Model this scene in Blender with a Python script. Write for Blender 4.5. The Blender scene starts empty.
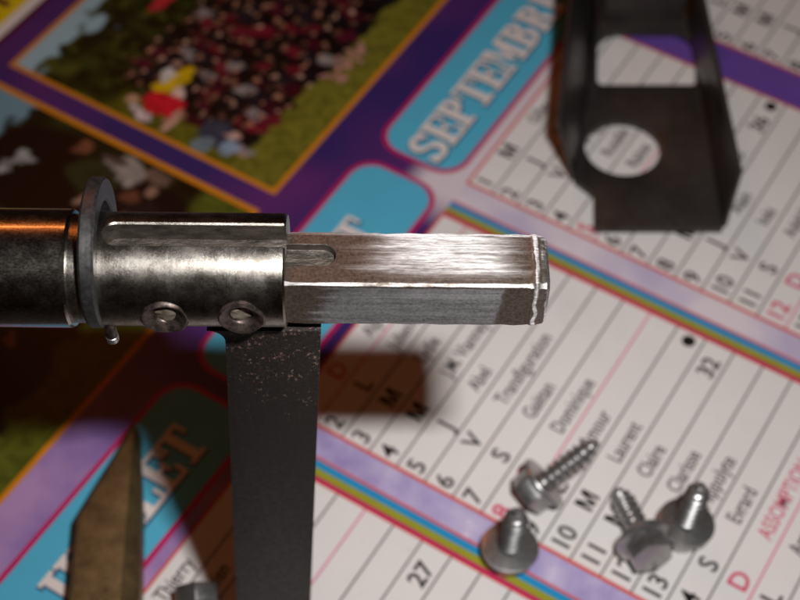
import bpy, bmesh, math, random
import numpy as np
from mathutils import Vector, Matrix
S = 0.001                                   # everything below is written in millimetres
R = math.radians
sc = bpy.context.scene
col = sc.collection

# ------------------------------------------------------------------ camera
cd = bpy.data.cameras.new('camera'); cam = bpy.data.objects.new('camera', cd); col.objects.link(cam)
cam.location = (0, 0, 246.05*S)
cam.rotation_euler = (R(90-53.157), 0, 0)
cd.sensor_width = 36; cd.lens = 1550/800*36
cd.clip_start = 0.005; cd.clip_end = 20
cd.dof.use_dof = True
cd.dof.focus_distance = 190*S
cd.dof.aperture_fstop = cd.lens/2.4           # an opening of 2.4 mm
sc.camera = cam

# ------------------------------------------------------------------ dim warm room, camera flash, one incandescent lamp
w = bpy.data.worlds.new('World'); sc.world = w; w.use_nodes = True
bg = w.node_tree.nodes['Background']
bg.inputs[0].default_value = (1.0, 0.50, 0.33, 1); bg.inputs[1].default_value = 0.009

def area(name, loc, target, sx, sy, power, color):
    l = bpy.data.lights.new(name, 'AREA'); l.shape = 'RECTANGLE'; l.size = sx*S; l.size_y = sy*S
    l.energy = power; l.color = color
    o = bpy.data.objects.new(name, l); col.objects.link(o)
    o.location = Vector(loc)*S
    o.rotation_euler = (Vector(target)-Vector(loc)).to_track_quat('-Z', 'Y').to_euler()
    return o
area('camera_flash', (33, 30, 260), (18, 160, 0), 14, 8, 0.235, (1.0, 0.99, 0.995)).data.spread = R(110)
area('room_lamp', (-210, 690, 640), (0, 150, 0), 170, 34, 0.42, (1.0, 0.27, 0.065))

sc.view_settings.view_transform = 'Standard'; sc.view_settings.look = 'None'
sc.view_settings.exposure = 0; sc.view_settings.gamma = 1
sc.render.engine = 'CYCLES'
sc.render.resolution_x = 1024; sc.render.resolution_y = 768

# ------------------------------------------------------------------ helpers
def lin(r, g, b):
    f = lambda c: (c/255/12.92) if c/255 <= 0.04045 else ((c/255+0.055)/1.055)**2.4
    return (f(r), f(g), f(b), 1)

class NT:
    def __init__(s, name):
        s.m = bpy.data.materials.new(name); s.m.use_nodes = True
        s.t = s.m.node_tree; s.p = s.t.nodes['Principled BSDF']
        s.tc = s.n('ShaderNodeTexCoord')
    def n(s, ty, **k):
        o = s.t.nodes.new(ty)
        for a, v in k.items(): setattr(o, a, v)
        return o
    def l(s, a, b): s.t.links.new(a, b)
    def noise(s, scale, detail=4, rough=0.6, stretch=(1, 1, 1), src=None):
        mp = s.n('ShaderNodeMapping'); mp.inputs['Scale'].default_value = stretch
        s.l(src or s.tc.outputs['Object'], mp.inputs[0])
        o = s.n('ShaderNodeTexNoise'); o.inputs['Scale'].default_value = scale
        o.inputs['Detail'].default_value = detail; o.inputs['Roughness'].default_value = rough
        s.l(mp.outputs[0], o.inputs[0]); return o.outputs[0]
    def ramp(s, fac, stops):
        o = s.n('ShaderNodeValToRGB'); e = o.color_ramp.elements
        while len(e) < len(stops): e.new(0.5)
        for i, (p, c) in enumerate(stops):
            e[i].position = p; e[i].color = c if len(c) == 4 else (*c, 1)
        s.l(fac, o.inputs[0]); return o.outputs[0]
    def rng(s, v, a, b, c=0.0, d=1.0, smooth=False):
        o = s.n('ShaderNodeMapRange'); o.clamp = True
        if smooth: o.interpolation_type = 'SMOOTHSTEP'
        for i, x in enumerate((a, b, c, d)): o.inputs[1+i].default_value = x
        s.l(v, o.inputs[0]); return o.outputs[0]
    def math(s, op, a, b=None):
        o = s.n('ShaderNodeMath', operation=op)
        for i, x in enumerate((a, b)):
            if x is None: continue
            if isinstance(x, (int, float)): o.inputs[i].default_value = x
            else: s.l(x, o.inputs[i])
        return o.outputs[0]
    def mix(s, f, a, b):
        o = s.n('ShaderNodeMix', data_type='RGBA')
        for i, x in ((0, f), (6, a), (7, b)):
            if isinstance(x, (int, float)): o.inputs[i].default_value = x
            elif isinstance(x, tuple): o.inputs[i].default_value = x
            else: s.l(x, o.inputs[i])
        return o.outputs[2]
    def bump(s, h, strength, dist):
        o = s.n('ShaderNodeBump'); o.inputs['Strength'].default_value = strength
        o.inputs['Distance'].default_value = dist*S
        s.l(h, o.inputs['Height']); s.l(o.outputs[0], s.p.inputs['Normal']); return o
    def set(s, **k):
        for a, v in k.items():
            i = s.p.inputs[a.replace('_', ' ')]
            if isinstance(v, (int, float, tuple)): i.default_value = v
            else: s.l(v, i)
        return s
    def xyz(s, src=None):
        o = s.n('ShaderNodeSeparateXYZ'); s.l(src or s.tc.outputs['Object'], o.inputs[0]); return o.outputs

M = {}
def ink(name, rgb, var=0.10, rough=0.42):
    """print on coated paper: flat ink with a little mottling"""
    k = NT(name); c = lin(*rgb)
    d = tuple(x*(1-var) for x in c[:3])+(1,); b = tuple(min(1, x*(1+var)) for x in c[:3])+(1,)
    k.set(Base_Color=k.mix(k.noise(180, 5), d, b), Roughness=rough)
    k.p.inputs['Specular IOR Level'].default_value = 0.12
    M[name] = k.m; return k

# papers and inks
def paper_mat():
    k = NT('paper_white')
    f = k.noise(60, 6); sm = k.rng(k.noise(28, 6, 0.7), 0.56, 0.72, 0, 0.45); dots = k.rng(k.noise(420, 3, 0.5), 0.70, 0.74, 0, 0.35)
    c = k.mix(f, lin(216, 210, 207), lin(230, 225, 221))
    c = k.mix(sm, c, lin(204, 196, 188)); c = k.mix(dots, c, lin(176, 166, 156))
    k.set(Base_Color=c, Roughness=k.rng(sm, 0, 0.45, 0.40, 0.52))
    k.p.inputs['Specular IOR Level'].default_value = 0.15
    k.bump(k.noise(22, 3), 0.10, 1.0)
    M['paper_white'] = k.m
paper_mat()
ink('ink_black', (38, 33, 34)); ink('ink_line', (98, 92, 92), 0.2); ink('ink_grey', (80, 75, 77), 0.15)
ink('ink_pink', (206, 62, 98)); ink('ink_pinkline', (212, 110, 135), 0.15); ink('ink_red', (206, 84, 72), 0.15); ink('ink_magenta', (186, 32, 92), 0.15)
ink('ink_blue', (84, 176, 206), 0.06); ink('ink_cyan', (40, 140, 190)); ink('ink_olive', (150, 150, 44)); ink('ink_orange', (206, 128, 26), 0.15)
ink('ink_titlewhite', (226, 214, 208), 0.05); ink('ink_outline', (60, 92, 118), 0.1)
ink('ink_yellow', (222, 190, 20), 0.25); ink('ink_maroon', (84, 20, 40))

def background_mat():
    k = NT('ink_purple')
    o = k.xyz()
    u = k.math('DIVIDE', o[0], 6*S)
    n1 = k.noise(55, 4, 0.55); n2 = k.noise(24, 2, 0.5)
    t = k.rng(u, -6.0, 1.5, 0, 1, True)
    light = k.mix(k.rng(n1, 0.35, 0.65), lin(128, 104, 166), lin(176, 140, 184))
    dark = k.mix(k.rng(n2, 0.4, 0.62), lin(54, 38, 98), lin(92, 42, 104))
    c = k.mix(t, light, dark)
    # the print fades to pale lilac along the top of the autumn panels
    v = k.math('DIVIDE', o[1], -6*S)
    pale = k.math('MULTIPLY', k.rng(k.math('ADD', v, k.math('MULTIPLY', n1, 1.2)), -1.6, -0.5, 0, 1, True), k.rng(u, 8.5, 10.5, 0, 1, True))
    c = k.mix(pale, c, lin(214, 200, 206))
    k.set(Base_Color=c, Roughness=0.4); k.p.inputs['Specular IOR Level'].default_value = 0.12
    M['ink_purple'] = k.m
    k = NT('ink_lilac')
    n1 = k.noise(140, 3, 0.5)
    k.set(Base_Color=k.ramp(n1, [(0.30, lin(150, 136, 186)), (0.52, lin(178, 166, 204)), (0.66, lin(196, 184, 212)), (0.74, lin(232, 226, 232))]), Roughness=0.42)
    M['ink_lilac'] = k.m
    k = NT('ink_palelilac')
    k.set(Base_Color=k.ramp(k.noise(60, 2, 0.5), [(0.35, lin(190, 178, 202)), (0.65, lin(220, 208, 214))]), Roughness=0.42)
    M['ink_palelilac'] = k.m
    k = NT('ink_violet')
    k.set(Base_Color=k.mix(k.noise(90, 3), lin(84, 58, 140), lin(120, 84, 168)), Roughness=0.42)
    M['ink_violet'] = k.m
    k = NT('photo_print')
    a = k.n('ShaderNodeVertexColor'); a.layer_name = 'print'
    k.set(Base_Color=a.outputs[0], Roughness=0.38); k.p.inputs['Specular IOR Level'].default_value = 0.12
    M['photo_print'] = k.m
background_mat()

def metals():
    # worn nickel-plated tube
    k = NT('worn_nickel')
    g = k.noise(6500, 6, 0.8); b = k.noise(1100, 6, 0.75); sc2 = k.noise(1500, 3, 0.6, (1, 0.06, 0.06))
    big = k.noise(240, 5, 0.65)
    patch = k.rng(k.math('ADD', k.math('ADD', k.math('MULTIPLY', g, 0.35), k.math('MULTIPLY', b, 0.40)), k.math('MULTIPLY', big, 0.40)), 0.44, 0.72)
    k.set(Metallic=1.0, Base_Color=k.mix(patch, (0.15, 0.125, 0.10, 1), (0.52, 0.485, 0.43, 1)),
          Roughness=k.rng(k.math('ADD', k.math('MULTIPLY', g, 0.5), k.math('MULTIPLY', big, 0.5)), 0.35, 0.65, 0.17, 0.36))
    k.bump(k.math('ADD', k.math('MULTIPLY', g, 0.7), k.math('MULTIPLY', sc2, 0.3)), 0.42, 0.07)
    M['worn_nickel'] = k.m
    # the smoother sleeve
    k = NT('smooth_nickel')
    g = k.noise(5200, 5, 0.8, (0.5, 1, 1)); b = k.noise(500, 4, 0.6)
    k.set(Metallic=1.0, Base_Color=k.mix(k.rng(g, 0.3, 0.7), (0.14, 0.12, 0.10, 1), (0.36, 0.33, 0.29, 1)), Roughness=k.rng(k.math('ADD', k.math('MULTIPLY', g, 0.5), k.math('MULTIPLY', b, 0.5)), 0.35, 0.65, 0.17, 0.34), Coat_Weight=0.55, Coat_Roughness=0.09, Coat_IOR=1.9)
    k.bump(k.math('ADD', g, b), 0.10, 0.04); M['smooth_nickel'] = k.m
    # darker metal inside the milled slot
    k = NT('slot_dark'); g = k.rng(k.noise(700, 6, 0.75, (0.4, 1, 1)), 0.32, 0.68)
    k.set(Metallic=0.7, Base_Color=k.mix(g, (0.02, 0.017, 0.014, 1), (0.20, 0.17, 0.14, 1)), Roughness=0.42); k.bump(k.math('ADD', g, k.noise(2500, 4, .7, (.1, 1, 1))), 0.6, 0.2); M['slot_dark'] = k.m
    # filed bare steel with brown scale left at its ends, some highlights painted in
    k = NT('filed_steel')
    o = k.xyz(); x = k.math('MULTIPLY', o[0], 1000)
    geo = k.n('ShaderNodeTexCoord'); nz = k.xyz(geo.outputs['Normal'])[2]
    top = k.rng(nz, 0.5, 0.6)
    strk = k.noise(4200, 6, 0.75, (0.03, 1, 1)); strk2 = k.noise(700, 4, 0.6, (0.06, 1, 1)); gr = k.noise(2600, 5, 0.75); strk3 = k.noise(5200, 5, 0.75, (0.15, 1, 1))
    xs = k.math('ADD', x, k.math('MULTIPLY', k.math('SUBTRACT', strk2, 0.5), 14))
    mt = k.math('MULTIPLY', k.rng(xs, -6.2, 0.5, 0, 1, True), k.rng(xs, 16.4, 10.5, 0, 1, True))
    ys = k.math('ADD', k.math('MULTIPLY', o[1], 1000), k.math('MULTIPLY', k.math('SUBTRACT', strk2, 0.5), 2.5))
    mt = k.math('MULTIPLY', mt, k.rng(ys, -3.7, -2.0, 0.15, 1, True))
    mt = k.math('MULTIPLY', mt, k.rng(k.noise(260, 5, 0.7, (0.25, 1, 1)), 0.32, 0.52, 0.6, 1))
    xf = k.math('ADD', x, k.math('MULTIPLY', o[2], -150))
    xf = k.math('ADD', xf, k.math('ADD', k.math('MULTIPLY', gr, 0.7), k.math('MULTIPLY', strk2, 1.6)))
    mf = k.math('MULTIPLY', k.rng(k.math('ADD', xf, k.math('MULTIPLY', strk2, 8)), -6.0, -2.5, 0, 1, True), k.rng(xf, 13.5, 13.0))
    zf = k.math('MULTIPLY', o[2], 1000)
    mf = k.math('MULTIPLY', mf, k.rng(zf, 2.7, 2.2, 0.1, 1))
    mm = k.n('ShaderNodeMix', data_type='FLOAT'); k.l(top, mm.inputs[0]); k.l(mf, mm.inputs[2]); k.l(mt, mm.inputs[3])
    mask = mm.outputs[0]
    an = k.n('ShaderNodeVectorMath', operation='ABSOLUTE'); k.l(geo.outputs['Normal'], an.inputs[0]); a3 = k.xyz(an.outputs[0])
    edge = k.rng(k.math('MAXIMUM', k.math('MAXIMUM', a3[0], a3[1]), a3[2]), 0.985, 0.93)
    edge = k.math('MULTIPLY', edge, k.rng(k.noise(900, 3, 0.6, (0.3, 1, 1)), 0.36, 0.56, 0.12, 1))
    back_glint = k.math('MULTIPLY', k.math('MULTIPLY', top, k.rng(k.math('ADD', k.math('MULTIPLY', o[1], 1000), k.math('MULTIPLY', strk2, 1.0)), 3.45, 3.75)), k.rng(x, -14, 3, 0.2, 1))  # highlight line painted along the rear edge of the top face
    wob = k.math('ADD', x, k.math('MULTIPLY', k.math('SUBTRACT', k.noise(350, 3, 0.55), 0.5), 1.3))
    lip = k.math('MULTIPLY', k.rng(wob, 15.6, 15.75), k.rng(wob, 16.3, 16.1))  # bright highlight painted across the raised end lip
    lip = k.math('MAXIMUM', lip, k.math('MULTIPLY', k.rng(wob, 17.0, 17.2), 0.9))
    edge = k.math('MAXIMUM', edge, lip)
    mask = k.math('MAXIMUM', k.math('MAXIMUM', mask, edge), back_glint)
    scale = k.mix(k.rng(gr, 0.35, 0.68), (0.115, 0.084, 0.064, 1), (0.32, 0.252, 0.20, 1))
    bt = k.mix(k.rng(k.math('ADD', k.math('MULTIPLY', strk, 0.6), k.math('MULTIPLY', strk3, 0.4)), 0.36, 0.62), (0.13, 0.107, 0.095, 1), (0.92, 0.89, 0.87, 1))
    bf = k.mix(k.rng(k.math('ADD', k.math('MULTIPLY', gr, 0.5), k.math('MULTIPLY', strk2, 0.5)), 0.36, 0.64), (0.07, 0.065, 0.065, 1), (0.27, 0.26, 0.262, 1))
    bare = k.mix(k.math('MAXIMUM', top, edge), bf, bt)  # flash highlight painted in: bare steel brighter on top, darker in front
    k.set(Metallic=0.92, Base_Color=k.mix(mask, scale, bare),
          Roughness=k.rng(strk, 0.3, 0.7, 0.42, 0.54))
    h = k.math('ADD', k.math('MULTIPLY', k.math('ADD', k.math('MULTIPLY', strk, mask), k.math('MULTIPLY', strk3, 0.6)), 1.0), k.math('MULTIPLY', gr, 0.45))
    k.bump(h, 0.5, 0.08)
    tg = k.n('ShaderNodeTangent', direction_type='RADIAL', axis='X'); k.l(tg.outputs[0], k.p.inputs['Tangent'])
    k.l(k.math('MULTIPLY', mask, 0.8), k.p.inputs['Anisotropic'])
    M['filed_steel'] = k.m
    # dark grey turned steel (collar)
    k = NT('dark_steel'); g = k.noise(1400, 5, 0.7); lines = k.noise(2500, 3, 0.6, (1, 0.03, 0.03))
    k.set(Metallic=0.85, Base_Color=k.mix(g, (0.05, 0.046, 0.045, 1), (0.14, 0.135, 0.135, 1)), Roughness=k.rng(g, 0.3, 0.7, 0.36, 0.58))
    k.bump(k.math('ADD', g, lines), 0.3, 0.08); M['dark_steel'] = k.m
    # blackened steel of the screw bosses
    k = NT('black_oxide'); g = k.noise(1100, 5, 0.7)
    k.set(Metallic=0.7, Base_Color=k.mix(k.rng(g, 0.4, 0.7), (0.035, 0.028, 0.025, 1), (0.17, 0.12, 0.10, 1)), Roughness=0.42)
    k.bump(g, 0.35, 0.1); M['black_oxide'] = k.m
    k = NT('brass_core'); g = k.noise(1500, 5, 0.7)
    k.set(Metallic=0.15, Base_Color=k.mix(g, (0.07, 0.057, 0.04, 1), (0.26, 0.22, 0.165, 1)), Roughness=0.5)
    k.bump(g, 0.4, 0.12); M['brass_core'] = k.m
    # flat blackened bar, flaking towards the top
    k = NT('blackened_bar'); o = k.xyz()
    g = k.noise(1300, 6, 0.7); fl = k.noise(2000, 4, 0.7, (1, 1, 0.7)); fl2 = k.noise(420, 3, 0.5); long = k.noise(900, 4, 0.6, (1, 1, 0.04))
    hi = k.rng(o[2], 58*S, 88*S, 0.0, 1.0, True)
    thr = k.math('SUBTRACT', 0.672, k.math('MULTIPLY', hi, 0.112))
    fleck = k.rng(k.math('SUBTRACT', k.math('ADD', k.math('MULTIPLY', fl, 0.7), k.math('MULTIPLY', fl2, 0.3)), thr), 0.0, 0.06, 0, 0.8)
    base = k.mix(g, (0.006, 0.005, 0.0045, 1), (0.028, 0.021, 0.018, 1))
    scuff = k.rng(k.noise(2600, 4, 0.75), 0.60, 0.76, 0, 0.55)
    base = k.mix(scuff, base, (0.085, 0.07, 0.062, 1))
    k.set(Metallic=0.1, Base_Color=k.mix(fleck, base, k.mix(fl2, (0.20, 0.075, 0.055, 1), (0.22, 0.16, 0.13, 1))),
          Roughness=k.rng(g, 0.3, 0.7, 0.46, 0.72))
    k.p.inputs['Specular IOR Level'].default_value = 0.32
    k.bump(k.math('ADD', k.math('MULTIPLY', g, 0.6), k.math('MULTIPLY', long, 0.5)), 0.7, 0.16); M['blackened_bar'] = k.m
    # brown oxidised blade
    k = NT('brown_blade'); k.set(Metallic=0.8); g = k.noise(2200, 6, 0.75); b = k.noise(240, 4, 0.6); fil = k.noise(1900, 4, 0.7, (0.6, 1, 1))
    k.set(Metallic=0.75, Base_Color=k.mix(k.rng(k.math('ADD', k.math('MULTIPLY', g, 0.5), k.math('MULTIPLY', b, 0.5)), 0.36, 0.66), (0.10, 0.066, 0.026, 1), (0.34, 0.235, 0.105, 1)), Roughness=k.rng(g, 0.3, 0.7, 0.36, 0.55))
    k.bump(k.math('ADD', g, fil), 0.6, 0.16); M['brown_blade'] = k.m
    # dark bracket sheet steel
    k = NT('bracket_steel'); g = k.noise(600, 6, 0.75); b = k.noise(110, 5, 0.7)
    k.set(Metallic=0.55, Base_Color=k.mix(b, (0.016, 0.014, 0.013, 1), (0.10, 0.086, 0.078, 1)), Roughness=k.rng(g, 0.3, 0.7, 0.28, 0.52))
    k.bump(g, 0.15, 0.1); M['bracket_steel'] = k.m
    # zinc plated screws
    k = NT('zinc_plate'); g = k.noise(900, 5, 0.7)
    k.set(Metallic=0.9, Base_Color=k.mix(k.rng(g, 0.3, 0.75), (0.36, 0.355, 0.35, 1), (0.50, 0.495, 0.48, 1)), Roughness=k.rng(g, 0.3, 0.7, 0.28, 0.38))
    k.bump(g, 0.12, 0.08); M['zinc_plate'] = k.m
    # table top
    k = NT('table_wood'); g = k.noise(30, 6, 0.6, (1, 9, 1))
    k.set(Base_Color=k.mix(g, (0.018, 0.012, 0.009, 1), (0.045, 0.03, 0.02, 1)), Roughness=0.5); k.bump(g, 0.2, 0.5); M['table_wood'] = k.m
metals()

def link(name, me, mat, parent=None, loc=None, smooth=False):
    if mat and not me.materials: me.materials.append(M[mat])
    if smooth:
        for p in me.polygons: p.use_smooth = True
    o = bpy.data.objects.new(name, me); col.objects.link(o)
    if parent: o.parent = parent
    if loc is not None: o.location = Vector(loc)*S
    return o
def mesh(name, verts, faces, mat, parent=None, loc=None, smooth=False):
    me = bpy.data.meshes.new(name)
    me.from_pydata([(x*S, y*S, z*S) for x, y, z in verts], [], faces); me.update()
    return link(name, me, mat, parent, loc, smooth)
def empty(name, loc, rot=(0, 0, 0), **props):
    o = bpy.data.objects.new(name, None); col.objects.link(o); o.empty_display_size = 0.005
    o.location = Vector(loc)*S; o.rotation_euler = rot
    for k, v in props.items(): o[k] = v
    return o
def fix(me):
    bm = bmesh.new(); bm.from_mesh(me); bmesh.ops.recalc_face_normals(bm, faces=bm.faces); bm.to_mesh(me); bm.free()
def baked(o):
    """apply an object's modifiers without operators"""
    dg = bpy.context.evaluated_depsgraph_get(); dg.update()
    me = bpy.data.meshes.new_from_object(o.evaluated_get(dg))
    o.modifiers.clear(); o.data = me
    return o
def bevel(o, wdt, seg=2, ang=30, clamp=True):
    b = o.modifiers.new('bevel', 'BEVEL'); b.width = wdt*S; b.segments = seg; b.limit_method = 'ANGLE'; b.angle_limit = R(ang); b.harden_normals = False; b.use_clamp_overlap = clamp
def shade_auto(o, ang=35):
    me = o.data
    bm = bmesh.new(); bm.from_mesh(me)
    for f in bm.faces: f.smooth = True
    for e in bm.edges:
        if len(e.link_faces) == 2: e.smooth = e.calc_face_angle(0) < R(ang)
    bm.to_mesh(me); bm.free()
def cut(o, cutter):
    b = o.modifiers.new('cut', 'BOOLEAN'); b.operation = 'DIFFERENCE'; b.solver = 'EXACT'; b.object = cutter; b.material_mode = 'TRANSFER'
    baked(o)
def drop(o):
    me = o.data; bpy.data.objects.remove(o); bpy.data.meshes.remove(me)
def lathe(prof, n=48, axis='X'):
    """prof: list of (radius, position along the axis)"""
    v, f = [], []
    for r, t in prof:
        for i in range(n):
            a = 2*math.pi*i/n; c, s = r*math.cos(a), r*math.sin(a)
            v.append({'X': (t, c, s), 'Y': (c, t, s), 'Z': (c, s, t)}[axis])
    for j in range(len(prof)-1):
        for i in range(n):
            f.append((j*n+i, j*n+(i+1) % n, (j+1)*n+(i+1) % n, (j+1)*n+i))
    f.append(tuple(range(n))); f.append(tuple((len(prof)-1)*n+i for i in reversed(range(n))))
    return v, f
def prism(poly, z0, z1):
    n = len(poly); v = [(x, y, z0) for x, y in poly]+[(x, y, z1) for x, y in poly]
    f = [tuple(reversed(range(n))), tuple(range(n, 2*n))]+[(i, (i+1) % n, n+(i+1) % n, n+i) for i in range(n)]
    return v, f

# ------------------------------------------------------------------ table
v, f = prism([(-420, -140), (480, -140), (480, 620), (-420, 620)], -30.4, -0.4)
table = mesh('table', v, f, 'table_wood'); fix(table.data); table['kind'] = 'structure'

# ------------------------------------------------------------------ the calendar
CU = 6.0                                             # one ruled row is 6 mm
ROT = R(58.078)
cal = empty('wall_calendar', (-21.2645, 158.4747, 0), (0, 0, ROT), category='calendar',
            label='large printed wall calendar lying flat under all the metal parts')
W_, P_ = 9.48, 11.10
def L(u, v, z): return (u*CU, -v*CU, z)
def rect_uv(name, u0, u1, v0, v1, z, mat, parent):
    return mesh(name, [L(u0, v1, z), L(u1, v1, z), L(u1, v0, z), L(u0, v0, z)], [(0, 1, 2, 3)], mat, parent)
def pix(u, v):                                        # rough test: does a printed cell show in the picture?
    x = -21.2645+u*CU*math.cos(ROT)+v*CU*math.sin(ROT); y = 158.4747+u*CU*math.sin(ROT)-v*CU*math.cos(ROT)
    c, s = math.cos(R(53.157)), math.sin(R(53.157))
    d = y*c+246.05*s; return 400+1550*x/d, 300-1550*(y*s-246.05*c)/d
def seen(u, v, m=40):
    a, b = pix(u, v); return -m < a < 800+m and -m < b < 600+m

U0, U1, V0, V1 = -11.7, 45, -32, 33
v, f = prism([(U0*CU, -V1*CU), (U1*CU, -V1*CU), (U1*CU, -V0*CU), (U0*CU, -V0*CU)], -0.35, 0.0)
sheet = mesh('paper_sheet', v, f, 'paper_white', cal); fix(sheet.data)
rect_uv('background_print', U0+.2, U1-.2, V0+.2, V1-.2, 0.03, 'ink_purple', cal)

# --- lettering
def text_mesh(body, size, bold=0.0, cx=1.0):
    c = bpy.data.curves.new('t', 'FONT'); c.body = body; c.size = size*S; c.resolution_u = 3; c.offset = bold*S
    o = bpy.data.objects.new('t', c); col.objects.link(o)
    dg = bpy.context.evaluated_depsgraph_get(); dg.update()
    me = bpy.data.meshes.new_from_object(o.evaluated_get(dg))
    bpy.data.objects.remove(o); bpy.data.curves.remove(c)
    for q in me.vertices: q.co.x *= cx
    return me
TM = {}
def put_text(name, body, u, v, size, mat, parent, bold=0.0, cx=1.0, center=False):
    key = (body, size, mat, bold, cx)
    if key not in TM: TM[key] = text_mesh(body, size, bold, cx); TM[key].name = name
    me = TM[key]
    off = 0
    if center:
        xs = [q.co.x for q in me.vertices]; off = (max(xs)+min(xs))/2/S
    return link(name, me, mat, parent, (u*CU-off, -v*CU, 0.10))

SAINTS = {
 7: ['Thierry', 'Martinien', 'Thomas', 'Florent', 'Antoine', 'Mariette', 'Raoul', 'Thibault', 'Amandine', 'Ulrich', 'Benoît', 'Olivier', 'Henri', 'FÊTE NATIONALE'],
 8: ['Alphonse', 'Julien-Eymard', 'Lydie', 'J.M. Vianney', 'Abel', 'Transfiguration', 'Gaëtan', 'Dominique', 'Amour', 'Laurent', 'Claire', 'Clarisse', 'Hippolyte', 'Evrard', 'ASSOMPTION', 'Armel', 'Hyacinthe', 'Hélène'],
 9: ['Gilles', 'Ingrid', 'Grégoire', 'Rosalie', 'Raïssa', 'Bertrand', 'Reine', 'Nativité N.D.', 'Alain', 'Inès', 'Adelphe', 'Apollinaire', 'Aimé', 'La Croix', 'Roland', 'Edith'],
 10: ['Thérèse', 'Léger', 'Gérard', 'Fr. d\'Assise', 'Fleur', 'Bruno', 'Serge', 'Pélagie', 'Denis', 'Ghislain'],
}
FIRST = {7: 3, 8: 6, 9: 2, 10: 4}                   # weekday of the 1st, 0 = Monday
WEEK = {7: (7, '27'), 8: (11, '32'), 9: (8, '36')}
MOON = {8: 10, 9: 8}
LET = 'LMMJVSD'
for mth, u0 in ((7, -P_), (8, 0.0), (9, P_), (10, 2*P_)):
    panel = rect_uv('month_panel', u0, u0+W_, 0.0, 31.0, 0.06, 'paper_white', cal)
    # red frame of the panel
    for a in ((u0-0.02, u0+0.10, -0.02, 31), (u0+W_-0.08, u0+W_+0.02, -0.02, 31)):
        rect_uv('panel_border', *a, 0.09, 'ink_red', panel)
    rect_uv('panel_border', u0+0.10, u0+W_-0.08, -0.02, 0.08, 0.09, 'ink_red', panel)
    for d in range(1, 31):
        wd = (FIRST[mth]+d-1) % 7; sun = wd == 6
        vl = float(d)
        if not any(seen(u0+t*W_, vl, 20) for t in (0, .1, .2, .3, .4, .5, .6, .7, .8, .9, 1)): continue
        hw = 0.030
        rect_uv('row_line', u0+0.10, u0+W_-0.08, vl-hw, vl+hw, 0.09, 'ink_pinkline' if sun else 'ink_line', panel)
        blk = 'ink_pink' if sun or (mth == 8 and d == 15) else 'ink_black'
        if seen(u0+0.6, vl-.4, 15): put_text('day_number', str(d), u0+0.20, vl-0.20, 5.0, blk, panel, 0.085)
        if LET[wd] == 'M' and seen(u0+2.1, vl-.4, 15):
            pm = [(0, 0), (.2, 0), (.2, .66), (.42, 0), (.60, 0), (.82, .66), (.82, 0), (1.02, 0), (1.02, 1), (.74, 1), (.51, .3), (.28, 1), (0, 1)]
            mesh('day_letter', [((u0+2.10)*CU+(a-.51)*3.45, -(vl-0.20)*CU+b*3.55, 0.10) for a, b in pm], [tuple(range(13))], blk, panel)
        elif seen(u0+2.1, vl-.4, 15): put_text('day_letter', LET[wd], u0+2.10, vl-0.20, 5.0, blk, panel, 0.02 if LET[wd] == 'M' else 0.085, 1.0, True)
        if d <= len(SAINTS[mth]) and (seen(u0+3.8, vl-.4, 15) or seen(u0+5.5, vl-.4, 15)):
            up = SAINTS[mth][d-1].isupper()
            put_text('saint_name', SAINTS[mth][d-1], u0+3.75, vl-0.25, 4.0, 'ink_pink' if up else 'ink_grey', panel, 0.025 if up else 0.06, 0.76)
    if mth in WEEK:
        d, s = WEEK[mth]
        put_text('week_number', s, u0+W_-(1.85 if mth == 9 else 1.42), d-0.20, 4.7, 'ink_black', panel, 0.10)
    if mth in MOON:
        d = MOON[mth]; n = 24
        vv = [((u0+W_-0.42)*CU+1.35*math.cos(2*math.pi*i/n), -(d-0.45)*CU+1.35*math.sin(2*math.pi*i/n), 0.10) for i in range(n)]
        mesh('moon_dot', vv, [tuple(range(n))], 'ink_black', panel)

# --- divider bands between the months
def band(u0, v0, rows, mat, rainbow):
    b = rect_uv('divider_band', u0+0.02, u0+1.60, v0, rows, 0.06, mat, cal)
    if rainbow:
        u = u0
        for wdt, m in ((0.13, 'ink_magenta'), (0.24, 'ink_olive'), (0.25, 'ink_cyan'), (0.09, 'ink_red')):
            rect_uv('colour_stripe', u, u+wdt, v0, rows, 0.12, m, b); u += wdt
    return b
band(W_-P_, 0.0, 31, 'ink_lilac', True)
band(W_, 0.0, 31, 'ink_palelilac', True)
band(W_+P_, 0.0, 31, 'ink_violet', False)

# --- month title boxes with slab-serif capitals
def rrect(u0, u1, v0, v1, r, z, n=8):
    p = []
    for cx, cy, a0 in ((u1-r, v0+r, 0), (u0+r, v0+r, 90), (u0+r, v1-r, 180), (u1-r, v1-r, 270)):
        for i in range(n+1):
            a = R(a0+90*i/n); p.append(L(cx+r*math.cos(a), cy-r*math.sin(a), z))
    return p
def arc(cx, cy, rx, ry, a0, a1, t0, t1, n=12):
    """a stroke along an arc, t0/t1 its thickness across x and y"""
    q = []
    for i in range(n):
        a, b = R(a0+(a1-a0)*i/n), R(a0+(a1-a0)*(i+1)/n)
        q.append([(cx+rx*math.cos(a), cy+ry*math.sin(a)), (cx+rx*math.cos(b), cy+ry*math.sin(b)),
                  (cx+(rx-t0)*math.cos(b), cy+(ry-t1)*math.sin(b)), (cx+(rx-t0)*math.cos(a), cy+(ry-t1)*math.sin(a))])
    return q
def bx(x0, y0, x1, y1): return [(x0, y0), (x1, y0), (x1, y1), (x0, y1)]
bowl = lambda cy, ry, x=0.36, rx=0.42: arc(x, cy, rx, ry, -90, 90, 0.25, 0.11)
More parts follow.
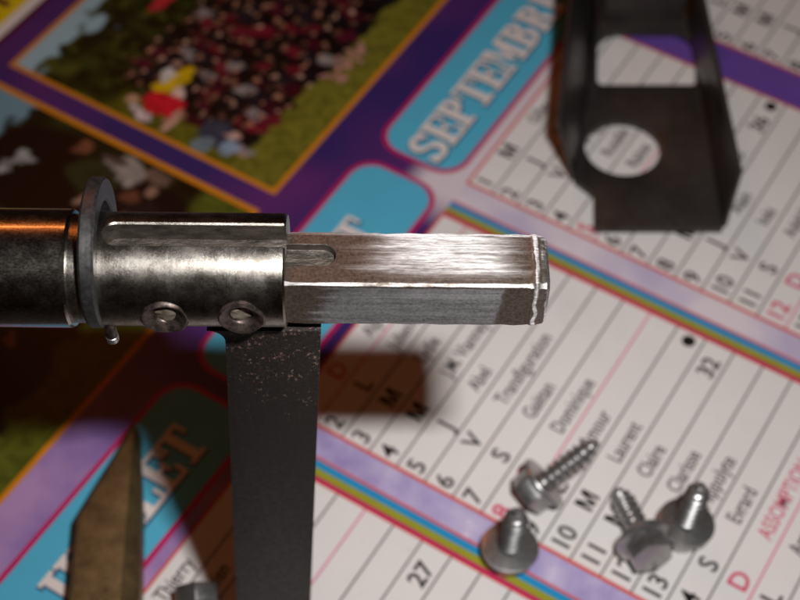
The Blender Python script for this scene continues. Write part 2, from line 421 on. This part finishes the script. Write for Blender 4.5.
GL = {
 'E': (0.86, [bx(.1, .1, .36, .9), bx(0, 0, .7, .1), bx(0, .9, .7, 1), bx(.7, 0, .82, .33), bx(.7, .67, .82, 1), bx(.36, .45, .55, .55), bx(.55, .35, .64, .65)]),
 'T': (0.90, [bx(.31, .1, .57, .9), bx(.16, 0, .72, .1), bx(.1, .9, .78, 1), bx(0, .64, .1, 1), bx(.78, .64, .88, 1)]),
 'L': (0.84, [bx(.1, .1, .36, .9), bx(0, .9, .48, 1), bx(0, 0, .68, .1), bx(.68, 0, .8, .36)]),
 'I': (0.52, [bx(.1, .1, .36, .9), bx(0, .9, .46, 1), bx(0, 0, .46, .1)]),
 'U': (0.94, [bx(.1, .36, .36, .9), bx(.62, .36, .76, .9), bx(0, .9, .46, 1), bx(.52, .9, .88, 1)]+arc(.43, .36, .33, .38, 180, 360, .2, .14)),
 'J': (0.74, [bx(.3, .32, .56, .9), bx(.18, .9, .68, 1)]+arc(.27, .32, .29, .36, 190, 360, .22, .13)),
 'A': (0.98, [[(.08, .1), (.2, .1), (.5, 1), (.36, 1)], [(.56, .1), (.84, .1), (.5, 1), (.36, 1)], bx(.24, .3, .62, .4), bx(0, 0, .32, .1), bx(.48, 0, .94, .1)]),
 'O': (0.98, arc(.46, .5, .46, .52, 0, 360, .26, .11, 28)),
 'P': (0.88, [bx(.1, .1, .36, .9), bx(0, 0, .5, .1), bx(0, .9, .36, 1)]+bowl(.73, .27)),
 'B': (0.90, [bx(.1, .1, .36, .9), bx(0, 0, .36, .1), bx(0, .9, .36, 1)]+bowl(.76, .24, .36, .38)+bowl(.29, .29, .36, .46)),
 'R': (0.96, [bx(.1, .1, .36, .9), bx(0, 0, .46, .1), bx(0, .9, .36, 1), [(.42, .46), (.62, .5), (.84, .1), (.56, .1)], bx(.56, 0, .94, .1)]+bowl(.74, .26)),
 'M': (1.18, [bx(.1, .1, .22, .9), bx(.78, .1, 1.04, .9), bx(0, 0, .34, .1), bx(.66, 0, 1.14, .1), bx(0, .9, .3, 1), bx(.84, .9, 1.14, 1), [(.16, 1), (.42, 1), (.66, .2), (.52, .2)], [(.52, .2), (.66, .2), (.92, 1), (.8, 1)]]),
 'S': (0.80, arc(.38, .735, .36, .275, 20, 270, .24, .13, 14)+arc(.38, .275, .38, .285, -160, 90, .25, .13, 14)+[bx(.62, .7, .74, .98), bx(0, .02, .12, .3)]),
}
def title(box, word, u_start, v_base, h, xs):
    u = u_start
    for ch in word:
        wd, polys = GL[ch]
        vs, fs = [], []; k = 0
        ov, of = [], []
        for p in polys:
            c = (sum(a for a, _ in p)/len(p), sum(b for _, b in p)/len(p))
            i0 = len(vs)
            for a, b in p: vs.append(L(u+a*h*xs, v_base-b*h, 0.15+0.0012*k))
            fs.append(tuple(range(i0, i0+len(p))))
            for a, b in p:
                g = 0.035
                a2 = a+(g if a > c[0] else -g)-0.03; b2 = b+(g if b > c[1] else -g)-0.035
                ov.append(L(u+a2*h*xs, v_base-b2*h, 0.11+0.0010*k))
            of.append(tuple(range(i0, i0+len(p)))); k += 1
        o = mesh('title_letter', vs, fs, 'ink_titlewhite', box)
        mesh('letter_outline', ov, of, 'ink_outline', box)
        u += wd*h*xs
def title_box(u0, word, us, h, xs):
    p = rrect(u0-0.15, u0+9.35+1.0, -3.85, -0.40, 1.0, 0.06); b = mesh('title_box', p, [tuple(range(len(p)))], 'ink_magenta', cal)
    p = rrect(u0+0.03, u0+9.35+0.82, -3.67, -0.58, 0.86, 0.08); mesh('title_field', p, [tuple(range(len(p)))], 'ink_blue', b)
    title(b, word, us, -1.30, h, xs)
title_box(-P_, 'JUILLET', -9.07, 1.42, 0.85)
title_box(0.0, 'AOUT', 2.85, 1.42, 0.9)
title_box(P_, 'SEPTEMBRE', P_+0.27, 1.42, 0.865)
title_box(2*P_, 'O', 2*P_+2.0, 1.42, 0.85)

# --- printed photographs, painted as fine colour grids
def smooth_noise(nx, ny, cell, rng):
    gx, gy = int(nx/cell)+3, int(ny/cell)+3
    g = rng.random((gy, gx))
    xs, ys = np.arange(nx)/cell, np.arange(ny)/cell
    x0, y0 = xs.astype(int), ys.astype(int); fx, fy = xs-x0, ys-y0
    fx, fy = fx*fx*(3-2*fx), fy*fy*(3-2*fy)
    a = g[np.ix_(y0, x0)]; b = g[np.ix_(y0, x0+1)]; c = g[np.ix_(y0+1, x0)]; d = g[np.ix_(y0+1, x0+1)]
    return (a*(1-fx)+b*fx)*(1-fy)[:, None]+(c*(1-fx)+d*fx)*fy[:, None]
class Pic:
    def __init__(s, u0, u1, v0, v1, step, seed):
        s.u0, s.v0, s.step = u0, v0, step
        s.nx, s.ny = int((u1-u0)/step)+1, int((v1-v0)/step)+1
        s.u1, s.v1 = u0+(s.nx-1)*step, v0+(s.ny-1)*step
        s.rng = np.random.default_rng(seed)
        s.U, s.V = np.meshgrid(s.u0+np.arange(s.nx)*step, s.v0+np.arange(s.ny)*step)
        s.c = np.zeros((s.ny, s.nx, 3))
        s.wu, s.wv = (s.n(0.35)-0.5)*0.25+(s.n(0.15)-0.5)*0.16, (s.n(0.35)-0.5)*0.25+(s.n(0.15)-0.5)*0.16
    def n(s, cell): return smooth_noise(s.nx, s.ny, cell/s.step, s.rng)
    def paint(s, mask, rgb, var=0.0, cell=0.3):
        c = np.array(lin(*rgb)[:3])
        k = 1+var*(s.n(cell)-0.5)*2
        m = np.clip(mask, 0, 1)[..., None]
        s.c = s.c*(1-m)+m*(c[None, None]*k[..., None])
    def ell(s, u, v, ru, rv, rgb, rot=0, var=0.25):
        du, dv = s.U+s.wu-u, s.V+s.wv-v; c, n = math.cos(rot), math.sin(rot)
        d = ((du*c+dv*n)/ru)**2+((-du*n+dv*c)/rv)**2
        s.paint(np.clip((1.25-d)*3, 0, 1), rgb, var, 0.25)
    def build(s, name, parent):
        vs = [L(a, b, 0.10) for a, b in zip(s.U.ravel(), s.V.ravel())]
        f = [(j*s.nx+i, (j+1)*s.nx+i, (j+1)*s.nx+i+1, j*s.nx+i+1) for j in range(s.ny-1) for i in range(s.nx-1)]
        o = mesh(name, vs, f, 'photo_print', parent)
        at = o.data.color_attributes.new('print', 'FLOAT_COLOR', 'POINT')
        rgba = np.ones((s.ny*s.nx, 4), dtype=np.float32); rgba[:, :3] = np.clip(s.c.reshape(-1, 3), 0, 1)**1.12*getattr(s, 'gain', 0.92)
        at.data.foreach_set('color', rgba.ravel()); return o
def framed(u0, u1, v0, v1, pic, name):
    b = rect_uv('photo_border', u0-0.2, u1+0.2, v0-0.2, v1+0.2, 0.06, 'ink_orange', cal)
    pic.build(name, b)

SKIN = [(168, 122, 98), (140, 98, 76), (190, 150, 128), (112, 76, 60)]
CLOTH = [(20, 16, 20), (16, 14, 18), (24, 20, 26), (18, 15, 18), (26, 20, 24), (30, 24, 30), (96, 24, 40), (122, 28, 48), (70, 18, 32), (22, 22, 30), (120, 36, 50), (40, 34, 44), (30, 26, 34), (18, 16, 20), (150, 138, 136), (90, 26, 46)]
# club photograph: sky, trees, a dense crowd in maroon and black, mown grass
p = Pic(7.3, 25.0, -17.25, -5.55, 0.055, 4)
p.paint(np.ones_like(p.U), (168, 194, 202), 0.05, 2)
tree = np.clip((p.V+16.2+(p.n(1.6)-0.5)*2.6+(p.n(0.4)-0.5)*1.0+0.05*(p.U-7))*3, 0, 1)
p.paint(tree, (48, 56, 22), 0.75, 0.5); p.paint(tree*np.clip((p.n(0.8)-0.45)*4, 0, 1)*0.8, (24, 30, 14)); p.paint(tree*np.clip((p.n(0.35)-0.6)*4, 0, 1)*0.6, (104, 104, 42))
dk = np.clip((p.V+14.2-0.10*(p.U-8))*1.2, 0, 1)*np.clip((p.U-9.3)*0.8, 0, 1)
p.paint(dk*0.85, (22, 20, 16), 0.4, 0.4)
gl = np.clip((p.V+13.4+(p.n(0.7)-.5)*.6)*2, 0, 1)*np.clip((8.7-p.U)*2, 0, 1)
p.paint(gl, (104, 100, 30), 0.35, 0.3)
grass = np.clip((p.V+7.55-0.03*(p.U-8)+(p.n(0.8)-0.5)*0.5)*4, 0, 1)
p.paint(grass, (122, 116, 44), 0.30, 0.22)
body = np.clip((p.V+12.8-0.04*(p.U-8))*2, 0, 1)*(1-grass)*np.clip((p.U-8.3-(p.V+11)*(-0.1))*2, 0, 1)
p.paint(body, (28, 22, 26), 0.6, 0.4)
r = random.Random(8)
for row in range(10):
    vr = -13.5+row*0.60
    uu = 9.4+r.uniform(-.4, .4)-0.12*row
    while uu < 25:
        vv = vr+r.uniform(-.22, .22)
        c = CLOTH[r.randrange(len(CLOTH))]
        p.ell(uu, vv+0.45, 0.27, 0.40, c); p.ell(uu+r.uniform(-.05, .05), vv, 0.125, 0.16, SKIN[r.randrange(4)], 0, .5)
        p.ell(uu, vv-0.12, 0.14, 0.08, (34, 24, 20))
        if r.random() < 0.35: p.ell(uu+r.uniform(-.3, .3), vv+0.65, 0.09, 0.11, SKIN[r.randrange(4)])
        uu += r.uniform(0.48, 0.80)
p.ell(9.7, -11.75, 0.95, 0.42, (216, 178, 24), 0.35); p.ell(9.85, -12.1, 0.34, 0.25, (226, 214, 206)); p.ell(9.2, -11.2, 0.36, 0.26, (220, 190, 176))
p.ell(8.55, -11.3, 0.52, 0.86, (206, 34, 52), 0.1); p.ell(8.15, -12.45, 0.24, 0.34, (206, 160, 132)); p.ell(7.75, -11.7, 0.24, 0.5, (214, 190, 190)); p.ell(8.05, -10.55, 0.55, 0.22, (206, 160, 140))
p.ell(8.5, -8.9, 0.6, 0.6, (66, 70, 86)); p.ell(8.1, -8.0, 0.3, 0.4, (146, 160, 180)); p.ell(8.6, -8.3, 0.25, 0.28, (196, 160, 150)); p.ell(7.7, -8.9, 0.5, 0.35, (120, 134, 140))
p.ell(12.9, -14.7, 0.8, 0.25, (186, 52, 60), 0.1); p.ell(14.0, -14.6, 0.5, 0.35, (214, 206, 204))
for i in range(9): p.ell(12.9+i*0.26, -6.8+(0.12 if i % 2 else -0.12), 0.09, 0.34, (190, 140, 128), 0.35*(1 if i % 3 else -1), 0.1)
framed(7.3, p.u1, -17.25, p.v1, p, 'crowd_photograph')
# its neighbour: trees, a figure in black, one in white, grass in front
p = Pic(-11.0, 6.05, -17.25, -5.55, 0.085, 11); p.gain = 0.6
p.paint(np.ones_like(p.U), (150, 190, 204), 0.05, 2)
tree = np.clip((p.V+15.4+(p.n(1.6)-0.5)*2.2+(p.n(0.4)-0.5)*0.8)*3, 0, 1)
p.paint(tree, (50, 58, 26), 0.7, 0.5); p.paint(tree*np.clip((p.n(0.8)-0.45)*4, 0, 1)*0.8, (22, 28, 14))
p.paint(np.clip((p.V+13.2)*0.8, 0, 1), (32, 38, 18), 0.6, 0.6)
grass = np.clip((p.V+7.6+(p.n(0.9)-0.5)*0.8)*3, 0, 1)
p.paint(grass, (112, 118, 44), 0.30, 0.22)
for i in range(70):
    uu, vv = r.uniform(-13.5, 5.6), r.uniform(-13.2, -8.2)
    p.ell(uu, vv+0.75, 0.42, 0.7, CLOTH[r.randrange(len(CLOTH))]); p.ell(uu, vv-0.1, 0.2, 0.27, SKIN[r.randrange(4)], 0, .4); p.ell(uu, vv-0.3, 0.2, 0.12, (30, 22, 18))
p.ell(3.6, -13.4, 1.9, 2.0, (16, 14, 16)); p.ell(3.3, -14.2, 0.5, 0.22, (190, 190, 186), 0.5, 0.6); p.ell(3.9, -13.9, 0.22, 0.4, (190, 190, 186))
p.ell(5.3, -12.5, 0.34, 0.42, (150, 96, 70)); p.ell(5.3, -12.9, 0.36, 0.16, (30, 22, 18)); p.ell(5.2, -10.5, 0.6, 0.8, (196, 182, 172)); p.ell(5.45, -11.1, 0.16, 0.5, (110, 90, 84)); p.ell(5.55, -9.3, 0.34, 0.5, (150, 122, 106)); p.ell(4.4, -11.3, 0.7, 1.0, (60, 66, 40)); p.ell(4.3, -9.6, 0.3, 0.36, (140, 90, 68)); p.ell(4.0, -8.7, 0.5, 0.7, (40, 34, 36))
framed(p.u0, 6.05, -17.25, p.v1, p, 'group_photograph')
# yellow panel above the photographs
b = rect_uv('advert_border', 5.2, 16, -28, -18.42, 0.06, 'ink_maroon', cal)
rect_uv('advert_margin', 5.5, 15.7, -27.7, -18.66, 0.08, 'ink_titlewhite', b)
rect_uv('advert_field', 6.0, 15.2, -27.2, -19.12, 0.10, 'ink_yellow', b)
for i in range(8): rect_uv('advert_bar', 8.7+i*0.75, 8.7+i*0.75+0.30, -20.4, -19.55, 0.12, 'ink_maroon', b)

# ------------------------------------------------------------------ the square-ended spindle
sp = empty('square_ended_spindle', (0, 113.7, 100), (0, R(0.9), 0), category='spindle',
           label='worn nickel tube with collar and filed square steel end, held across the calendar')
# left sleeve
v, f = lathe([(6.7, -80), (7.1, -79.6), (7.1, -38.9), (6.9, -38.6)], 96)
o = mesh('sleeve', v, f, 'smooth_nickel', sp); fix(o.data); shade_auto(o, 15)
# collar: an eccentric washer, its bore open above the tube
ring, N = [], 72
vs, fs = [], []
prof = [(9.0, 0.25), (9.0, 1.35), (8.75, 1.6), (7.3, 1.6), (7.1, 1.4), (7.1, 0.2), (7.3, 0.0), (8.75, 0.0)]
for rr, t in prof:
    for i in range(N):
        a = 2*math.pi*i/N; q = 1.0 if rr > 8 else 0.5; vs.append((-36.8+t*1.15, 1.55*q+rr*math.cos(a), 1.15*q+rr*math.sin(a)))
for j in range(len(prof)):
    for i in range(N):
        k = (j+1) % len(prof); fs.append((j*N+i, j*N+(i+1) % N, k*N+(i+1) % N, k*N+i))
o = mesh('collar_ring', vs, fs, 'dark_steel', sp); fix(o.data); shade_auto(o, 30)
# right tube with its milled slot
SR, X0, ZF, CH = 1.6, -34.6, 3.7, 0.20                # slot half width, its round end, floor height, worn edge
NA = 112
def tube_section(x, rad):
    """one cross-section: the round wall, two worn slot edges, two slot walls and the floor"""
    t = x-X0
    wd = 0.0 if t <= 0 else SR*math.sqrt(max(0.0, 1-max(0.0, (SR-t)/SR)**2))
    c = CH if t > 0 else 0.0
    a0 = math.asin(min(1, (wd+c)/rad)) if wd > 0 else 0.0
    pts = [(rad*math.sin(a0+(2*math.pi-2*a0)*i/NA), rad*math.cos(a0+(2*math.pi-2*a0)*i/NA)) for i in range(NA+1)]
    ze = math.sqrt(rad*rad-wd*wd)-c*1.1; zf = ZF if wd > 0 else rad
    if wd <= 0: ze = rad
    return [(x, y, z) for y, z in pts]+[(x, -wd, ze), (x, -wd, zf), (x, wd, zf), (x, wd, ze)]
xs = [(-38.7, 6.5), (-36.3, 6.5), (-36.1, 6.8), (-35.0, 6.8), (X0-0.2, 6.8)]+[(X0+SR*(1-math.cos(R(a))), 6.8) for a in (0.5, 4, 9, 15, 22, 30, 38, 46, 54, 62, 70, 80, 90)]
xs += [(-32.2+i*2.3, 6.8) for i in range(9)]+[(-13.62, 6.8), (-13.4, 6.6)]
vs, fs, mi = [], [], []
for x, rad in xs: vs += tube_section(x, rad)
n = NA+5
for j in range(len(xs)-1):
    for i in range(n):
        fs.append((j*n+i, j*n+(i+1) % n, (j+1)*n+(i+1) % n, (j+1)*n+i)); mi.append(1 if i >= NA+1 and i < NA+4 else 0)
fs += [tuple(range(n)), tuple((len(xs)-1)*n+i for i in reversed(range(n)))]; mi += [0, 0]
tube = mesh('tube', vs, fs, 'worn_nickel', sp); tube.data.materials.append(M['slot_dark'])
for p, k in zip(tube.data.polygons, mi): p.material_index = k
bm = bmesh.new(); bm.from_mesh(tube.data); bmesh.ops.remove_doubles(bm, verts=bm.verts, dist=2e-6); bmesh.ops.dissolve_degenerate(bm, edges=bm.edges, dist=1e-6)
bmesh.ops.recalc_face_normals(bm, faces=bm.faces); bm.to_mesh(tube.data); bm.free()
slot = []
for cx, a0 in ((-7.6-1.6, -90), (-34.6+1.6, 90)):
    for i in range(13): slot.append((cx+1.6*math.cos(R(a0+180*i/12)), 1.6*math.sin(R(a0+180*i/12))))
v, f = prism(slot, 1.85, 12); cutter = mesh('cutter', v, f, 'slot_dark', sp); fix(cutter.data)
for x in (-27.5, -18.6):
    v, f = lathe([(2.55, -9.0), (2.55, -4.4)], 40, 'Y'); c1 = mesh('cutter', [(a+x, b, c-0.7) for a, b, c in v], f, 'black_oxide', sp); fix(c1.data); cut(tube, c1); drop(c1)
shade_auto(tube, 24)
# square end: rounded-square sections lofted along x, a burred lip at the far end
def rsq(s, r, n=4):
    p = []
    for cx, cy, a0 in ((s-r, s-r, 0), (-s+r, s-r, 90), (-s+r, -s+r, 180), (s-r, -s+r, 270)):
        for i in range(n+1):
            a = R(a0+90*i/n); p.append((cx+r*math.cos(a), cy+r*math.sin(a)))
    return p
rnd = random.Random(3)
secs = [(-13.55, 3.98, .40)]+[(-12.6+i*1.37+rnd.uniform(-.3, .3), 3.98+rnd.uniform(-.035, .035), .27+rnd.uniform(-.08, .06)) for i in range(21)]+[(15.35, 3.98, .40), (15.6, 4.02, .40), (15.85, 4.12, .42), (16.1, 4.09, .44), (16.5, 3.97, .45), (17.1, 3.92, .5), (17.45, 3.72, .7), (17.55, 3.45, .7)]
vs, fs = [], []
for x, s, r_ in secs:
    for y, z in rsq(s, r_, 1):
        j = rnd.uniform(-.012, .012)+(rnd.uniform(-.022, .022) if x > 15.5 else 0)
        vs.append((x, y*(1+j/4), z*(1+j/4)))
n = 8
for j in range(len(secs)-1):
    for i in range(n): fs.append((j*n+i, j*n+(i+1) % n, (j+1)*n+(i+1) % n, (j+1)*n+i))
fs.append(tuple(range(n))); fs.append(tuple((len(secs)-1)*n+i for i in reversed(range(n))))
vs = [(x, y-0.35, z-1.0) for x, y, z in vs]
bar = mesh('square_end', vs, fs, 'filed_steel', sp); fix(bar.data)
cut(bar, cutter); bevel(bar, 0.06, 1, 60); baked(bar); shade_auto(bar, 38)
drop(cutter)
# two screw bosses on the front of the tube
for x in (-27.5, -18.6):
    v, f = lathe([(3.0, -4.6), (3.0, -6.2), (2.9, -6.7), (2.6, -6.95), (2.3, -6.85), (1.95, -6.5), (1.6, -6.35), (1.38, -6.1), (1.3, -5.4), (1.3, -4.7)], 40, 'Y')
    v = [(a*(1+0.03*math.sin(3*a+x)), b+0.07*math.sin(1.3*a+c+x), c*(1+0.04*math.cos(2*c+x))) for a, b, c in v]
    v = [(a+x, b, c-0.7) for a, b, c in v]
    o = mesh('screw_boss', v, f, 'black_oxide', sp); fix(o.data); shade_auto(o, 40)
    v, f = lathe([(1.28, -4.5), (1.28, -6.0), (1.1, -6.12), (0.4, -6.15)], 28, 'Y')
    v = [(a+x, b+0.16*math.sin(2.2*a+x*1.7)+0.08*math.sin(5*c+x), c-0.7) for a, b, c in v]
    c = mesh('screw_core', v, f, 'brass_core', o); fix(c.data); shade_auto(c, 40)
# small pin hanging under the collar
v, f = lathe([(0.7, -3.0), (0.7, -6.7), (0.78, -6.75), (0.78, -7.6), (0.6, -7.85), (0.3, -7.9)], 24, 'Z')
v = [(a-34.6, b-5.2, c+0.35) for a, b, c in v]
o = mesh('pin', v[:48], [q for q in f if max(q) < 48 and len(q) == 4]+[tuple(range(24))], 'black_oxide', sp); fix(o.data); shade_auto(o)
t = mesh('pin_tip', [(a, b, c) for a, b, c in v[24:]], [tuple(i-24 for i in q) for q in f if min(q) >= 24], 'zinc_plate', o); fix(t.data); shade_auto(t)

# ------------------------------------------------------------------ the upright flat bar that carries it
post = empty('upright_bar', (-21.4, 113.9, 0), category='bar',
             label='flat blackened steel bar standing upright beneath the tube')
H_ = 93.1; hw = 5.9; lean = 0.0632
prof = [(-hw, 0.0), (hw, 0.0), (hw+lean*H_, H_)]
n = 8; rf = 2.1; xl = -hw+lean*H_
prof += [(xl-rf, H_)]
for i in range(1, n+1):
    a = R(90*i/n); prof.append((xl-rf+rf*math.sin(a), H_-rf+rf*math.cos(a)))
vs = [(x, -4.0, z) for x, z in prof]+[(x, 4.0, z) for x, z in prof]; n = len(prof)
fs = [tuple(range(n)), tuple(reversed(range(n, 2*n)))]+[(i, (i+1) % n, n+(i+1) % n, n+i) for i in range(n)]
o = mesh('shank', vs, fs, 'blackened_bar', post); fix(o.data); bevel(o, 0.16, 2, 50); baked(o); shade_auto(o, 30)

# ------------------------------------------------------------------ pointed brown blade lying at the lower left
blade = empty('pointed_blade', (-50, 115, 0), category='blade',
              label='brown pointed metal blade lying on the blue month heading, lower left')
# outline on the calendar (world x, y) and a ridge that splits it into a broad facet and a narrow one
out_l = [(-54.8, 96), (-55.9, 115), (-56.6, 131.5), (-53.6, 139), (-50.7, 146), (-48.9, 151.6)]
rid = [(-46.6, 96), (-46.9, 115), (-47.6, 134), (-47.9, 141), (-48.1, 147.2), (-48.3, 151.3)]
out_r = [(-43.6, 96), (-44.1, 115), (-45.6, 134), (-46.5, 141), (-47.4, 147), (-47.9, 151.6)]
vs, fs = [], []
for k, (a, b, c) in enumerate(zip(out_l, rid, out_r)):
    zt = 8.0-0.25*k
    for (x, y), z in ((a, 0.05), (a, zt-0.7), ((a[0]+0.7, a[1]-0.2), zt), (b, zt+0.3), (c, zt-3.2), (c, 0.05)):
        vs.append((x+50, y-115, z))
for k in range(5):
    for i in range(6): fs.append((k*6+i, k*6+(i+1) % 6, (k+1)*6+(i+1) % 6, (k+1)*6+i))
fs += [tuple(range(6)), tuple(range(35, 29, -1))]
o = mesh('blade_body', vs, fs, 'brown_blade', blade); fix(o.data); bevel(o, 0.25, 2, 25); baked(o); shade_auto(o, 22)

# ------------------------------------------------------------------ dark folded bracket
br = empty('folded_bracket', (52, 225, 0), category='bracket',
           label='dark folded sheet-metal bracket with a round hole, upper right on the calendar')
T0, T1 = 0.3, 2.0
base = [(36.4, 214.5), (40.2, 210.4), (39.6, 201.3), (65.9, 201.3), (65.0, 320), (48, 320), (44.6, 262), (41.3, 241)]
v, f = prism([(x-52, y-225) for x, y in base], T0, T1)
pl = mesh('base_plate', v, f, 'bracket_steel', br); fix(pl.data)
circ = [(47.3-52+8.0*math.cos(2*math.pi*i/48), 223.4-225+7.9*math.sin(2*math.pi*i/48)) for i in range(48)]
v, f = prism(circ, -5, 9); c1 = mesh('cutter', v, f, 'bracket_steel', br); fix(c1.data); cut(pl, c1); drop(c1)
wn = []
for cx, cy, a0, r_ in ((61.0, 252.6, 0, 5.2), (49.4, 252.6, 90, 5.2), (44.6, 243.4, 180, 1.2), (64.0, 243.4, 270, 1.2)):
    for i in range(9): wn.append((cx-52+r_*math.cos(R(a0+90*i/8)), cy-225+r_*1.2*math.sin(R(a0+90*i/8))))
v, f = prism(wn, -5, 9)
c1 = mesh('cutter', v, f, 'bracket_steel', br); fix(c1.data); cut(pl, c1); drop(c1)
bevel(pl, 0.25, 2, 40); baked(pl); shade_auto(pl, 30)
def flange(name, bot, top, nrm):
    """a bent-up side: bottom and top edges as world points, sheet thickness along nrm"""
    pts = [Vector(p) for p in bot]+[Vector(p) for p in reversed(top)]
    off = Vector((-52, -225, 0)); nv = Vector(nrm)*0.9
    vs = [tuple(p+off) for p in pts]+[tuple(p+off+nv) for p in pts]; n = len(pts)
    fs = [tuple(range(n)), tuple(reversed(range(n, 2*n)))]+[(i, (i+1) % n, n+(i+1) % n, n+i) for i in range(n)]
    o = mesh(name, vs, fs, 'bracket_steel', br); fix(o.data); bevel(o, 0.3, 2, 40); baked(o); shade_auto(o, 30)
flange('side_flange', [(36.6, 214.6, 1.6), (41.5, 241, 1.6), (44.8, 262, 1.6), (48.2, 319, 1.6)], [(32.0, 213.5, 20), (33.6, 227, 21.5), (36.6, 250, 22), (43.0, 318, 22)], (-0.95, 0, -0.30))
flange('side_flange', [(65.9, 201.8, 1.6), (65.3, 270, 1.6), (65.0, 319, 1.6)], [(67.0, 204, 16), (65.2, 240, 18.5), (64.0, 262, 19), (63.0, 318, 19)], (1, 0, 0))
# rear cross piece
v, f = prism([(46-52, 262.5-225), (64.4-52, 262.5-225), (64.4-52, 264.4-225), (46.2-52, 264.4-225)], 2.05, 9.0)
o = mesh('rear_lip', v, f, 'bracket_steel', br); fix(o.data); bevel(o, 0.3, 2, 40); baked(o); shade_auto(o, 30)

# ------------------------------------------------------------------ hex flange screws
def screw_parts():
    hexa = [(4.05*math.cos(R(60*i)), 4.05*math.sin(R(60*i))) for i in range(6)]
    v, f = prism(hexa, -4.6, -1.1); h = ('hex_head', v, f)
    v, f = lathe([(2.0, -1.4), (3.9, -1.35), (4.75, -0.95), (5.05, -0.75), (5.12, -0.35), (5.0, -0.08), (4.75, 0.0), (2.0, 0.0)], 48, 'Z'); fl = ('flange', v, f)
    # threaded shank: a helical ridge as radius over (angle, height), tapering to the tip
    n, turns, per = 28, 8.2, 14; vs, fs = [], []; rows = int(turns*per); ln = 12.2
    for j in range(rows+1):
        z = -0.2+ln*j/rows
        tp = 1.0 if z < ln-3.4 else max(0.16, 1-((z-(ln-3.4))/3.4)**1.5*0.84)
        for i in range(n):
            a = 2*math.pi*i/n
            ph = (z/1.45-i/n) % 1.0
            ridge = max(0.0, 1-abs(ph-0.5)/0.34)
            if z < 0.4: ridge = 0
            rr = (1.55+0.70*ridge)*tp
            vs.append((rr*math.cos(a), rr*math.sin(a), z))
    for j in range(rows):
        for i in range(n): fs.append((j*n+i, j*n+(i+1) % n, (j+1)*n+(i+1) % n, (j+1)*n+i))
    fs += [tuple(range(n)), tuple(rows*n+i for i in reversed(range(n)))]
    return h, fl, ('threaded_shank', vs, fs)
proto = []
for nm, v, f in screw_parts():
    o = mesh(nm, v, f, 'zinc_plate'); fix(o.data)
    if nm == 'hex_head': bevel(o, 0.30, 2, 30); baked(o); shade_auto(o, 25)
    elif nm == 'flange': shade_auto(o, 22)
    else: shade_auto(o, 50)
    proto.append(o)
def screw(loc, axis, roll, label):
    q = Vector(axis).to_track_quat('Z', 'Y') @ Matrix.Rotation(R(roll), 4, 'Z').to_quaternion()
    e = empty('flange_screw', loc, q.to_euler(), label=label, category='screw', group='loose hex flange screws on the calendar')
    for p in proto:
        c = p.copy(); col.objects.link(c); c.parent = e
    return e
screw((25.9, 139.6, 5.9), (0.74, 0.34, 0.56), 20, 'zinc screw lying with its thread pointing up to the right, highest of the loose screws')
screw((19.2, 127.4, 4.62), (0.05, 0.03, 1), 20, 'zinc screw standing upside down on the lilac coloured-stripe band')
screw((42.3, 128.7, 4.95), (-3.1, 10.9, -2.3), 18, 'zinc screw lying with its hexagon head towards the bottom of the picture')
screw((50.4, 132.2, 4.62), (0.06, 0.05, 1), 5, 'zinc screw standing upside down right beside the lying hexagon head')
screw((-34.0, 114.6, 4.95), (0.9, -8.0, -2.0), 30, 'screw lying in the shadow left of the upright bar, cut by the bottom edge')
for p in proto: bpy.data.objects.remove(p)
